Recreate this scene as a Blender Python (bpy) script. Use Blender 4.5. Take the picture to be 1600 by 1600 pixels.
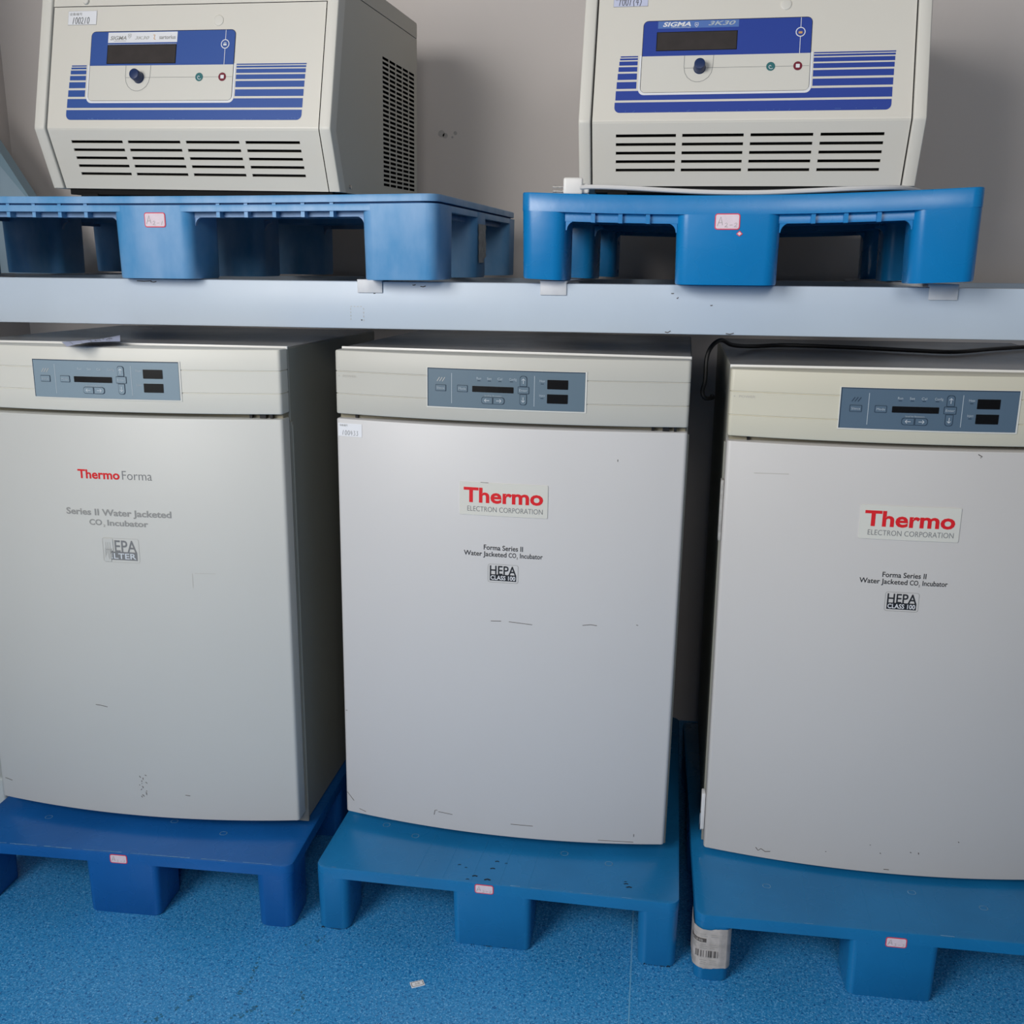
import bpy, bmesh, math, random
from mathutils import Vector, Matrix
random.seed(7)
S = bpy.context.scene
C = S.collection
for o in list(bpy.data.objects): bpy.data.objects.remove(o)

# ------------------------------------------------------------------ camera
YAW, PITCH, ROLL, FOC = .1421, .2416, .0090, 1557.0
cam = bpy.data.cameras.new('camera'); camo = bpy.data.objects.new('camera', cam); C.objects.link(camo)
fwd = Vector((-math.sin(YAW)*math.cos(PITCH), math.cos(YAW)*math.cos(PITCH), -math.sin(PITCH)))
rt = Vector((math.cos(YAW), math.sin(YAW), 0)); up = rt.cross(fwd)
r2 = rt*math.cos(ROLL)+up*math.sin(ROLL); u2 = -rt*math.sin(ROLL)+up*math.cos(ROLL)
M = Matrix.Identity(4)
for i in range(3): M[i][0] = r2[i]; M[i][1] = u2[i]; M[i][2] = -fwd[i]
M[0][3], M[1][3], M[2][3] = 0, 0, 1.2806
camo.matrix_world = M
cam.sensor_width = 36; cam.lens = 36*FOC/1600; cam.clip_start = .02
S.camera = camo
# ------------------------------------------------------------------ light
w = bpy.data.worlds.new('world'); S.world = w; w.use_nodes = True
bg = w.node_tree.nodes['Background']; bg.inputs[0].default_value = (.62, .75, 1, 1); bg.inputs[1].default_value = .6
def area(name, loc, aim, sx, sy, e, col):
    l = bpy.data.lights.new(name, 'AREA'); l.shape = 'RECTANGLE'; l.size = sx; l.size_y = sy; l.energy = e; l.color = col
    o = bpy.data.objects.new(name, l); C.objects.link(o); o.location = loc
    o.rotation_euler = (Vector(aim)-Vector(loc)).to_track_quat('-Z', 'Y').to_euler()
    return o
area('window_and_fill', (-1.76, -.75, 2.0), (.25, 1.30, 1.15), 1.6, 1.3, 92, (1, .975, .94))
area('window_and_fill', (.55, -2.28, 2.75), (.2, 2.0, .5), 1.3, 1.1, 34, (1, .975, .94))  # added fill light behind the viewer, no such window is known
S.view_settings.view_transform = 'Standard'; S.view_settings.look = 'None'
S.view_settings.exposure = 0.0; S.view_settings.gamma = 1; S.view_settings.use_curve_mapping = False

# ------------------------------------------------------------------ materials
def mat(name, col, rough=.5, spec=.5, metal=0, var=0, vscale=3, bump=0, bscale=200, rvar=0, col2=None, streak=None):
    m = bpy.data.materials.new(name); m.use_nodes = True; nt = m.node_tree; N = nt.nodes; L = nt.links
    b = N['Principled BSDF']
    b.inputs['Roughness'].default_value = rough; b.inputs['Metallic'].default_value = metal
    b.inputs['Specular IOR Level'].default_value = spec
    b.inputs['Base Color'].default_value = (*col, 1)
    if var or bump or rvar:
        tc = N.new('ShaderNodeTexCoord'); mp = N.new('ShaderNodeMapping'); L.new(tc.outputs['Object'], mp.inputs[0])
        if streak: mp.inputs['Scale'].default_value = streak
    if var:
        n = N.new('ShaderNodeTexNoise'); n.inputs['Scale'].default_value = vscale; n.inputs['Detail'].default_value = 6
        L.new(mp.outputs[0], n.inputs['Vector'])
        r = N.new('ShaderNodeValToRGB'); r.color_ramp.elements[0].position = .35; r.color_ramp.elements[1].position = .68
        c2 = col2 or tuple(c*(1-var) for c in col)
        r.color_ramp.elements[0].color = (*c2, 1); r.color_ramp.elements[1].color = (*col, 1)
        L.new(n.outputs[0], r.inputs[0]); L.new(r.outputs[0], b.inputs['Base Color'])
    if rvar:
        n3 = N.new('ShaderNodeTexNoise'); n3.inputs['Scale'].default_value = vscale*2.3; L.new(mp.outputs[0], n3.inputs['Vector'])
        mr = N.new('ShaderNodeMapRange'); mr.inputs['To Min'].default_value = rough-rvar; mr.inputs['To Max'].default_value = rough+rvar
        L.new(n3.outputs[0], mr.inputs[0]); L.new(mr.outputs[0], b.inputs['Roughness'])
    if bump:
        n2 = N.new('ShaderNodeTexNoise'); n2.inputs['Scale'].default_value = bscale; n2.inputs['Detail'].default_value = 3
        L.new(mp.outputs[0], n2.inputs['Vector'])
        bp = N.new('ShaderNodeBump'); bp.inputs['Strength'].default_value = bump; bp.inputs['Distance'].default_value = .001
        L.new(n2.outputs[0], bp.inputs['Height']); L.new(bp.outputs[0], b.inputs['Normal'])
    return m
K = {}
K['door_white'] = mat('door_white', (.575, .57, .57), .42, .5, var=.02, vscale=2, rvar=.05)
K['door_grey'] = mat('door_grey', (.56, .565, .54), .42, .5, var=.03, vscale=2, rvar=.05)
K['door_cream'] = mat('door_cream', (.565, .55, .535), .42, .5, var=.03, vscale=2, rvar=.05)
K['ivory_a'] = mat('ivory_a', (.66, .65, .59), .42, .4, var=.03, vscale=4)
K['ivory_b'] = mat('ivory_b', (.52, .51, .46), .42, .4, var=.03, vscale=4)
K['ivory_c'] = mat('ivory_c', (.60, .57, .46), .42, .4, var=.04, vscale=4)
K['body_paint_shaded'] = mat('body_paint_shaded', (.30, .30, .265), .45, .4, var=.05, vscale=3)  # paint darkened: shade on the body sides is put into the colour
K['body_top'] = mat('body_top', (.42, .41, .40), .22, .5, var=.15, vscale=5, rvar=.08)
K['frame_white'] = mat('frame_white', (.66, .66, .62), .4, .4)
K['rim'] = mat('rim', (.75, .75, .73), .3, .5)
K['gasket'] = mat('gasket', (.26, .24, .18), .6, .3)
K['black'] = mat('black', (.006, .006, .007), .35, .5)
K['matte_black'] = mat('matte_black', (.008, .008, .008), .8, .2)
K['screen'] = mat('screen', (.004, .0035, .0035), .25, .5)
K['lcd'] = mat('lcd', (.045, .038, .036), .25, .5, var=.2, vscale=30)
K['panel_a'] = mat('panel_a', (.22, .295, .35), .35, .4)
K['panel_b'] = mat('panel_b', (.125, .180, .225), .35, .4)
K['panel_c'] = mat('panel_c', (.090, .140, .195), .35, .4)
K['edge_and_shade'] = mat('edge_and_shade', (.02, .04, .07), .5, .3)
K['print_white'] = mat('print_white', (.62, .66, .70), .5, .3)
K['print_faint'] = mat('print_faint', (.42, .48, .53), .5, .3)
K['red'] = mat('red', (.68, .015, .02), .4, .4)
K['ink'] = mat('ink', (.02, .02, .022), .4, .4)
K['ink_grey'] = mat('ink_grey', (.20, .205, .21), .45, .4)
K['ink_mid'] = mat('ink_mid', (.30, .30, .29), .45, .4)
K['faded'] = mat('faded', (.44, .44, .42), .45, .4)
K['scuff'] = mat('scuff', (.09, .08, .075), .7, .2)
K['scuff_pale'] = mat('scuff_pale', (.46, .44, .40), .6, .2)
K['badge'] = mat('badge', (.66, .65, .59), .35, .4, var=.04, vscale=10)
K['paper'] = mat('paper', (.76, .77, .80), .6, .2)
K['paper_blue'] = mat('paper_blue', (.55, .58, .74), .6, .2)
K['paper_old'] = mat('paper_old', (.50, .46, .43), .6, .3, var=.25, vscale=60)
K['tape_grey'] = mat('tape_grey', (.44, .43, .41), .8, .2, var=.3, vscale=90)
K['tag_pink'] = mat('tag_pink', (.74, .62, .68), .5, .3, var=.08, vscale=80)
K['tag_red'] = mat('tag_red', (.70, .05, .09), .5, .3)
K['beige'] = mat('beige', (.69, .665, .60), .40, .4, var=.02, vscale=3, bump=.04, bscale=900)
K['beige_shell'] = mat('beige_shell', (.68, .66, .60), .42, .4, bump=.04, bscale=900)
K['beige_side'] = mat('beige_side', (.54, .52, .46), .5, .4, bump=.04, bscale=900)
K['beige_panel'] = mat('beige_panel', (.66, .645, .59), .4, .4)
K['royal'] = mat('royal', (.03, .085, .32), .4, .4)
K['royal_r'] = mat('royal_r', (.022, .055, .31), .4, .4)
K['royal_pale'] = mat('royal_pale', (.09, .18, .46), .4, .4)
K['label_white'] = mat('label_white', (.76, .77, .80), .4, .4)
K['navy'] = mat('navy', (.010, .028, .10), .35, .5)
K['teal'] = mat('teal', (.03, .15, .16), .4, .4)
K['maroon'] = mat('maroon', (.17, .012, .03), .4, .4)
K['orange'] = mat('orange', (.60, .33, .12), .4, .4)
def plastic(name, c, c2, var=.5):
    return mat(name, c, .28, .5, var=var, col2=c2, vscale=6, bump=.12, bscale=60, rvar=.08)
K['pal_a'] = plastic('pal_a', (.007, .105, .36), (.005, .088, .31))
K['pal_b'] = plastic('pal_b', (.010, .165, .40), (.008, .14, .34))
K['pal_c'] = plastic('pal_c', (.008, .160, .385), (.006, .135, .33))
K['pal_r'] = plastic('pal_r', (.003, .195, .48), (.003, .175, .44))
K['pal_l'] = mat('pal_l', (.20, .37, .60), .42, .45, var=.5, col2=(.055, .25, .50), vscale=7, bump=.15, bscale=50, rvar=.1, streak=(2.2, 1, 1))
K['pal_rib'] = mat('pal_rib', (.20, .34, .56), .5, .4, var=.3, vscale=20)
K['mould'] = mat('mould', (.02, .20, .45), .5, .3)
K['wear'] = mat('wear', (.22, .42, .66), .6, .3, var=.4, vscale=120)
K['wear_soft'] = mat('wear_soft', (.18, .38, .60), .6, .3, var=.5, vscale=100)
K['chip'] = mat('chip', (.01, .018, .03), .7, .3)
K['steel_blue'] = mat('steel_blue', (.50, .58, .67), .38, .45, var=.06, vscale=4, bump=.1, bscale=14, rvar=.05)
K['steel_panel'] = mat('steel_panel', (.24, .36, .44), .45, .4, var=.1, vscale=6)
K['steel_panel_face'] = mat('steel_panel_face', (.34, .46, .55), .45, .4, var=.1, vscale=6)
K['shelf_steel'] = mat('shelf_steel', (.36, .39, .42), .3, .5, metal=.3, var=.2, vscale=3, rvar=.08)
K['clip'] = mat('clip', (.66, .67, .69), .45, .4, var=.08, vscale=50)
K['chrome'] = mat('chrome', (.6, .58, .55), .22, .5, metal=1)
K['cable_black'] = mat('cable_black', (.008, .008, .009), .45, .4)
K['cable_white'] = mat('cable_white', (.62, .62, .62), .5, .4)
K['plug_white'] = mat('plug_white', (.80, .79, .77), .35, .5)
K['wall'] = mat('wall', (.62, .575, .55), .6, .3, var=.03, vscale=1.5, bump=.06, bscale=25)
K['wall_smudge'] = mat('wall_smudge', (.46, .44, .43), .7, .2, var=.2, vscale=90)
K['wall_far'] = mat('wall_far', (.22, .215, .21), .7, .2, var=.02)
K['ceiling'] = mat('ceiling', (.28, .275, .27), .8, .2, var=.02)
K['window_frame'] = mat('window_frame', (.7, .7, .7), .4, .4, var=.02)
K['box_pale'] = mat('box_pale', (.50, .56, .58), .5, .3, var=.05)
def floor_mat():
    m = bpy.data.materials.new('blue_vinyl'); m.use_nodes = True; nt = m.node_tree; N = nt.nodes; L = nt.links
    b = N['Principled BSDF']; b.inputs['Roughness'].default_value = .36; b.inputs['Specular IOR Level'].default_value = .35
    tc = N.new('ShaderNodeTexCoord')
    base = N.new('ShaderNodeTexNoise'); base.inputs['Scale'].default_value = 1.3; base.inputs['Detail'].default_value = 4
    L.new(tc.outputs['Object'], base.inputs['Vector'])
    r0 = N.new('ShaderNodeValToRGB'); r0.color_ramp.elements[0].color = (.020, .215, .50, 1); r0.color_ramp.elements[1].color = (.030, .255, .55, 1)
    r0.color_ramp.elements[0].position = .35; r0.color_ramp.elements[1].position = .65
    L.new(base.outputs[0], r0.inputs[0])
    prev = r0.outputs[0]
    for scale, pos, w_, col in ((230, .60, .06, (.10, .36, .68, 1)), (200, .60, .06, (.008, .11, .32, 1)), (330, .63, .05, (.18, .46, .76, 1))):
        n = N.new('ShaderNodeTexNoise'); n.inputs['Scale'].default_value = scale; n.inputs['Detail'].default_value = 2; n.inputs['Distortion'].default_value = .6
        mp = N.new('ShaderNodeMapping'); mp.inputs['Location'].default_value = (scale, scale*.3, 0); L.new(tc.outputs['Object'], mp.inputs[0]); L.new(mp.outputs[0], n.inputs['Vector'])
        r = N.new('ShaderNodeValToRGB'); r.color_ramp.elements[0].position = pos-w_; r.color_ramp.elements[1].position = pos+w_
        L.new(n.outputs[0], r.inputs[0])
        mx = N.new('ShaderNodeMixRGB'); mx.inputs[2].default_value = col
        L.new(r.outputs[0], mx.inputs[0]); L.new(prev, mx.inputs[1]); prev = mx.outputs[0]
    L.new(prev, b.inputs['Base Color'])
    n2 = N.new('ShaderNodeTexNoise'); n2.inputs['Scale'].default_value = 300; L.new(tc.outputs['Object'], n2.inputs['Vector'])
    bp = N.new('ShaderNodeBump'); bp.inputs['Strength'].default_value = .15; bp.inputs['Distance'].default_value = .0006
    L.new(n2.outputs[0], bp.inputs['Height']); L.new(bp.outputs[0], b.inputs['Normal'])
    return m
K['floor'] = floor_mat()
K['floor_seam'] = mat('floor_seam', (.13, .36, .60), .5, .3)
K['floor_scuff'] = mat('floor_scuff', (.030, .115, .20), .6, .3, var=.4, vscale=80, col2=(.028, .16, .30))

# ------------------------------------------------------------------ mesh builder
_tc = {}
def text_mesh(body, bold):
    k = (body, bold)
    if k in _tc: return _tc[k]
    cu = bpy.data.curves.new('t', 'FONT'); cu.body = body; cu.offset = bold; cu.resolution_u = 3
    o = bpy.data.objects.new('t', cu); C.objects.link(o)
    dg = bpy.context.evaluated_depsgraph_get()
    me = bpy.data.meshes.new_from_object(o.evaluated_get(dg))
    V = [(v.co.x, v.co.y) for v in me.vertices]; F = []
    for p in me.polygons:
        vs = list(p.vertices)
        if p.normal.z < 0: vs.reverse()
        F.append(vs)
    bpy.data.objects.remove(o); bpy.data.curves.remove(cu); bpy.data.meshes.remove(me)
    _tc[k] = (V, F); return V, F
class MB:
    def __init__(s): s.v = []; s.f = []; s.m = []; s.mats = []
    def mi(s, m):
        if m not in s.mats: s.mats.append(m)
        return s.mats.index(m)
    def add(s, V, F, m):
        b = len(s.v); s.v += [tuple(p) for p in V]; i = s.mi(m)
        for f in F: s.f.append([b+j for j in f]); s.m.append(i)
    def box(s, x0, x1, y0, y1, z0, z1, m, r=0, seg=2, vert=False):
        bm = bmesh.new()
        bmesh.ops.create_cube(bm, size=1)
        for v in bm.verts: v.co = Vector(((x0+x1)/2+v.co.x*(x1-x0), (y0+y1)/2+v.co.y*(y1-y0), (z0+z1)/2+v.co.z*(z1-z0)))
        if r:
            ed = [e for e in bm.edges if not vert or abs(e.verts[0].co.z-e.verts[1].co.z) > 1e-6]
            bmesh.ops.bevel(bm, geom=ed, offset=r, segments=seg, profile=.5, affect='EDGES')
        bm.verts.index_update()
        s.add([v.co[:] for v in bm.verts], [[v.index for v in f.verts] for f in bm.faces], m); bm.free()
    def rings(s, rings, m, cap=True):
        n = len(rings[0]); V = [p for r in rings for p in r]; F = []
        for k in range(len(rings)-1):
            for i in range(n):
                j = (i+1) % n; F.append([k*n+i, k*n+j, (k+1)*n+j, (k+1)*n+i])
        if cap: F.append(list(range(n))[::-1]); F.append([(len(rings)-1)*n+i for i in range(n)])
        s.add(V, F, m)
    def quadgrid(s, F3, xs, zs, m, h=0, skip=None, depth=0, m2=None):
        for i in range(len(xs)-1):
            for j in range(len(zs)-1):
                a, b, c, d = xs[i], xs[i+1], zs[j], zs[j+1]
                if skip and skip(i, j):
                    q = [(a, c), (b, c), (b, d), (a, d)]
                    for k in range(4):
                        p, r = q[k], q[(k+1) % 4]
                        s.add([F3(*p, h), F3(*p, h-depth), F3(*r, h-depth), F3(*r, h)], [[0, 1, 2, 3]], m2 or m)
                    continue
                s.add([F3(a, c, h), F3(b, c, h), F3(b, d, h), F3(a, d, h)], [[0, 1, 2, 3]], m)
    def strip(s, F3, xs, lo, hi, m, h):
        V = [];
        for x in xs: V += [F3(x, lo(x), h), F3(x, hi(x), h)]
        s.add(V, [[2*i, 2*i+2, 2*i+3, 2*i+1] for i in range(len(xs)-1)], m)
    def rect(s, F3, x0, x1, z0, z1, m, h, n=1):
        s.strip(F3, [x0+(x1-x0)*i/n for i in range(n+1)], lambda x: z0, lambda x: z1, m, h)
    def rrect(s, F3, x0, x1, z0, z1, r, m, h, n=6, corners=(1, 1, 1, 1)):   # corners: bl br tr tl
        xs = sorted(set([x0+r*(1-math.cos(math.pi/2*i/5)) for i in range(6)]+[x1-r*(1-math.cos(math.pi/2*i/5)) for i in range(6)]+[x0+r+(x1-x0-2*r)*i/n for i in range(n+1)]))
        def e(x, cl, cr):
            if x < x0+r and cl: return r-math.sqrt(max(0, r*r-(x0+r-x)**2))
            if x > x1-r and cr: return r-math.sqrt(max(0, r*r-(x-x1+r)**2))
            return 0
        s.strip(F3, xs, lambda x: z0+e(x, corners[0], corners[1]), lambda x: z1-e(x, corners[3], corners[2]), m, h)
    def disc(s, F3, x, z, r, m, h, n=20):
        s.add([F3(x, z, h)]+[F3(x+r*math.cos(2*math.pi*i/n), z+r*math.sin(2*math.pi*i/n), h) for i in range(n)], [[0, 1+i, 1+(i+1) % n] for i in range(n)], m)
    def stroke(s, F3, pts, wd, m, h, closed=False):
        n = len(pts); V = []
        for i, p in enumerate(pts):
            a = pts[(i-1) % n] if (closed or i > 0) else p; b = pts[(i+1) % n] if (closed or i < n-1) else p
            dx, dz = b[0]-a[0], b[1]-a[1]; l = math.hypot(dx, dz) or 1; nx, nz = -dz/l*wd/2, dx/l*wd/2
            V += [F3(p[0]-nx, p[1]-nz, h), F3(p[0]+nx, p[1]+nz, h)]
        s.add(V, [[2*i, (2*i+2) % (2*n), (2*i+3) % (2*n), 2*i+1] for i in range(n if closed else n-1)], m)
    def rring(s, F3, x0, x1, z0, z1, r, wd, m, h):
        P = []
        for cx, cz, a in ((x1-r, z0+r, -90), (x1-r, z1-r, 0), (x0+r, z1-r, 90), (x0+r, z0+r, 180)):
            for i in range(6): t = math.radians(a+18*i); P.append((cx+r*math.cos(t), cz+r*math.sin(t)))
        Q = []
        for i, p in enumerate(P):
            q = P[(i+1) % len(P)]; Q.append(p); d = math.hypot(q[0]-p[0], q[1]-p[1])
            for k in range(1, int(d/.03)+1): t = k/(int(d/.03)+1); Q.append((p[0]+(q[0]-p[0])*t, p[1]+(q[1]-p[1])*t))
        s.stroke(F3, Q, wd, m, h, True)
    def text(s, F3, body, x0, x1, z0, z1, m, h, bold=0, shear=0):
        V, F = text_mesh(body, bold)
        if body.isascii(): zH = max(q[1] for q in text_mesh('H', bold)[0])
        V = [(a+shear*b, b) for a, b in V]
        ax = min(a for a, b in V); bx = max(a for a, b in V); az = min(b for a, b in V); bz = max(b for a, b in V)
        if body.isascii(): az, bz = 0, zH
        s.add([F3(x0+(a-ax)/(bx-ax)*(x1-x0), z0+(b-az)/(bz-az)*(z1-z0), h) for a, b in V], F, m)
    def tube(s, pts, r, m, n=8, sub=6):
        P = [Vector(p) for p in pts]; Q = []
        for i in range(len(P)-1):
            a = P[max(0, i-1)]; b = P[i]; c = P[i+1]; d = P[min(len(P)-1, i+2)]
            for k in range(sub):
                t = k/sub; Q.append(.5*((2*b)+(c-a)*t+(2*a-5*b+4*c-d)*t*t+(3*b-a-3*c+d)*t**3))
        Q.append(P[-1]); rings = []; nrm = None
        for i, q in enumerate(Q):
            t = (Q[min(i+1, len(Q)-1)]-Q[max(i-1, 0)]).normalized()
            if nrm is None: nrm = t.orthogonal().normalized()
            nrm = (nrm-t*nrm.dot(t)).normalized(); b = t.cross(nrm)
            rings.append([(q+(nrm*math.cos(2*math.pi*j/n)+b*math.sin(2*math.pi*j/n))*r)[:] for j in range(n)])
        s.rings(rings, m)
    def cyl(s, F3, x, z, r, h0, h1, m, n=24, bev=.001):
        R = []
        for hh, rr in ((h0, r), (h1-bev, r*.97), (h1, r*.97-bev)):
            R.append([F3(x+rr*math.cos(2*math.pi*i/n), z+rr*math.sin(2*math.pi*i/n), hh) for i in range(n)])
        s.rings(R, m)
    def build(s, name, parent=None, smooth=35, warp=None):
        me = bpy.data.meshes.new(name)
        V = [warp(*p) for p in s.v] if warp else s.v
        me.from_pydata(V, [], s.f)
        for m in s.mats: me.materials.append(K[m])
        me.polygons.foreach_set('material_index', s.m)
        me.update()
        me.validate()
        if smooth:
            try: me.shade_smooth(); me.set_sharp_from_angle(angle=math.radians(smooth))
            except Exception: pass
        o = bpy.data.objects.new(name, me); C.objects.link(o)
        if parent: o.parent = parent
        return o
def thing(name, label, cat, loc, rot=(0, 0, 0), group=None):
    o = bpy.data.objects.new(name, None); C.objects.link(o); o.empty_display_size = .05
    o.location = loc; o.rotation_euler = rot; o['label'] = label; o['category'] = cat
    if group: o['group'] = group
    return o
def tag(o, label, cat, group=None):
    o['label'] = label; o['category'] = cat
    if group: o['group'] = group
    return o
def struct(o, label=None, cat=None):
    o['kind'] = 'structure'
    if label: o['label'] = label; o['category'] = cat
    return o
def dup(root, loc=None):
    r = root.copy(); C.objects.link(r)
    for ch in list(root.children):
        c = ch.copy(); C.objects.link(c); c.parent = r
        for g in ch.children:
            d = g.copy(); C.objects.link(d); d.parent = c
    return r
# handwriting strokes in a unit box
G = {'0': [[(.5, 1), (.2, .8), (.12, .45), (.3, .05), (.6, 0), (.85, .4), (.8, .8), (.5, 1)]],
     '1': [[(.6, 1), (.45, .5), (.35, 0)]],
     '2': [[(.1, .8), (.45, 1), (.75, .8), (.6, .45), (.1, .02), (.5, .08), (.95, 0)]],
     '3': [[(.15, .95), (.7, .95), (.4, .6), (.75, .4), (.6, .05), (.1, .05)]],
     '4': [[(.4, 1), (.1, .4), (.9, .45)], [(.65, .8), (.6, .0)]],
     'A': [[(.0, 0), (.25, .5), (.5, 1), (.75, .5), (.95, .1)], [(.18, .35), (.8, .38)]],
     '-': [[(.1, .45), (.9, .5)]], '(': [[(.7, 1.1), (.35, .5), (.6, -.1)]], ')': [[(.3, 1.1), (.65, .5), (.3, -.1)]]}
def handwrite(mb, F3, s_, x, z, wd, ht, lw, m, h, gap=1.15):
    for ch in s_:
        for st in G[ch]: mb.stroke(F3, [(x+a*wd+.12*b*wd, z+b*ht) for a, b in st], lw, m, h)
        x += wd*gap

# ------------------------------------------------------------------ room
XL, XR, YB, YF, ZC = -1.815, 3.2, 2.72, -2.4, 3.4
b = MB(); b.box(XL-.1, XR+.1, YF-.1, YB+.1, -.1, 0, 'floor')
FF = lambda x, y, h: (x, y, h)
b.rect(FF, -.001, .0015, 0.2, 2.6, 'floor_seam', .0002)
rs = random.Random(21)
for (xa, ya), (xb, yb), n_, sp in (((-.83, 1.36), (-.775, 1.45), 26, .004), ((-.70, 1.45), (-.71, 1.57), 30, .004), ((-.69, 1.40), (-.66, 1.43), 24, .006), ((-.585, 1.42), (-.592, 1.48), 20, .004), ((-.63, 1.60), (-.60, 1.64), 12, .003), ((-.645, 1.42), (-.60, 1.34), 16, .004)):
    for k in range(n_):
        t = rs.random(); bow_ = .012*math.sin(t*3.14)
        b.disc(FF, xa+(xb-xa)*t+bow_+rs.uniform(-sp, sp), ya+(yb-ya)*t+rs.uniform(-sp, sp), rs.uniform(.0008, .0028), 'floor_scuff', .0003+k*.00001, 7)
struct(b.build('floor', smooth=0), 'speckled blue vinyl floor with a thin welded seam', 'floor')
b = MB(); b.box(XL-.1, XR+.1, YB, YB+.1, 0, ZC, 'wall')
FW = lambda x, z, h: (x, YB-h, z)
for x, z, r in ((-.585, 1.617, .009), (-.575, 1.612, .007), (-.548, 1.618, .005), (-.556, 1.608, .003)):
    b.disc(FW, x, z, r, 'wall_smudge', .0006, 9)
struct(b.build('wall_back', smooth=0), 'warm grey painted back wall with a small scuff', 'wall')
b = MB(); WL = (-1.6, .10, 1.30, 2.70)      # window opening in the left wall, beside the viewer
b.box(XL-.1, XL, YF, WL[0], 0, ZC, 'wall'); b.box(XL-.1, XL, WL[1], YB, 0, ZC, 'wall')
b.box(XL-.1, XL, WL[0], WL[1], 0, WL[2], 'wall'); b.box(XL-.1, XL, WL[0], WL[1], WL[3], ZC, 'wall'); struct(b.build('wall_left', smooth=0))
b = MB()
for y0, y1 in ((WL[0], WL[0]+.04), (WL[1]-.04, WL[1]), (-.77, -.73)): b.box(XL-.08, XL-.03, y0, y1, WL[2], WL[3], 'window_frame')
for z0 in (WL[2], WL[3]-.04): b.box(XL-.08, XL-.03, WL[0], WL[1], z0, z0+.04, 'window_frame')
struct(b.build('window_1', smooth=0))
b = MB(); b.box(XR, XR+.1, YF, YB, 0, ZC, 'wall_far'); struct(b.build('wall_right', smooth=0))
b = MB(); b.box(XL-.1, XR+.1, YF-.1, YB+.1, ZC, ZC+.1, 'ceiling'); struct(b.build('ceiling', smooth=0))
# front wall (behind the viewer) with an added opening for the fill light
b = MB()
W2 = (-.10, 1.20); WZ = (2.15, 3.30)
for x0, x1 in ((XL-.1, W2[0]), (W2[1], XR+.1)): b.box(x0, x1, YF-.1, YF, 0, ZC, 'wall_far')
for x0, x1 in (W2,): b.box(x0, x1, YF-.1, YF, 0, WZ[0], 'wall_far'); b.box(x0, x1, YF-.1, YF, WZ[1], ZC, 'wall_far')
struct(b.build('wall_front', smooth=0))
for n, (x0, x1) in ((1, W2),):
    b = MB()
    for a, c in ((x0, x0+.04), (x1-.04, x1), ((x0+x1)/2-.02, (x0+x1)/2+.02)): b.box(a, c, YF-.08, YF-.03, *WZ, 'window_frame')
    b.box(x0, x1, YF-.08, YF-.03, WZ[0], WZ[0]+.04, 'window_frame'); b.box(x0, x1, YF-.08, YF-.03, WZ[1]-.04, WZ[1], 'window_frame')
    struct(b.build('window_%d' % (n+1), smooth=0))  # added, unseen window frame around the fill light

# ------------------------------------------------------------------ rack
BT, BB, BY = 1.2514, 1.1640, 1.85
rack = thing('storage_rack', 'pale blue-grey steel rack whose long beam crosses above the incubators', 'rack', (0, BY, 0))
b = MB(); b.box(-1.79, 1.62, 0, .045, BB, BT, 'steel_blue', .0025, 2)
FB = lambda x, z, h: (x, -h, z)
for x, z, ln in ((-1.0, BT-.004, .03), (-.972, BT-.005, .012), (-.44, BT-.008, .010), (-.455, BT-.006, .006), (-.53, BT-.022, .004), (.02, 1.236, .005), (.03, 1.228, .003), (.09, 1.216, .004), (.012, 1.168, .01), (.12, 1.167, .014), (-.555, 1.181, .002)):
    b.stroke(FB, [(x, z), (x+ln*.5, z-.002*random.random()), (x+ln, z+.002*random.random())], .0016, 'scuff', .0004)
for q in ([(-.575, 1.180), (-.575, 1.205), (-.55, 1.205)], [(-.55, 1.178), (-.55, 1.206)]):
    for k in range(len(q)-1):
        for j in range(4):
            t = j/4; p = (q[k][0]+(q[k+1][0]-q[k][0])*t, q[k][1]+(q[k+1][1]-q[k][1])*t); d = (q[k+1][0]-q[k][0], q[k+1][1]-q[k][1])
            b.stroke(FB, [p, (p[0]+d[0]*.12, p[1]+d[1]*.12)], .001, 'scuff_pale', .0004)
b.build('beam', rack)
b = MB(); b.box(-1.79, 1.62, .79, .835, BB, BT, 'steel_blue', .0025, 2); b.build('beam', rack)
for x, y in ((-1.81, -.02), (1.62, -.02), (1.62, .77)):
    b = MB(); b.box(x, x+.08, y, y+.08, 0, 2.2, 'steel_blue', .003); b.build('upright', rack)
def support_bar(x, top, label):
    o = thing('support_bar', label, 'support bar', (x, BY, BT), group='steel bars lying across the rack under the upper pallets')
    b = MB(); b.box(-.025, .025, -.0005, .835, .0006, top-BT, 'clip', .0005, 1); b.build('bar', o)
    b = MB(); b.box(-.024, .024, -.0035, -.0008, -.021, top-BT, 'clip', .0012, 2); b.build('clip_tab', o)
support_bar(-.536, 1.2548, 'steel support bar with white clip under right corner of the left upper pallet')
support_bar(-1.39, 1.2548, 'steel support bar under the left corner of the left upper pallet')
support_bar(-.192, 1.2560, 'steel support bar with clip under left corner of the right upper pallet')
support_bar(.484, 1.2576, 'steel support bar with clip under right corner of the right upper pallet')

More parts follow.
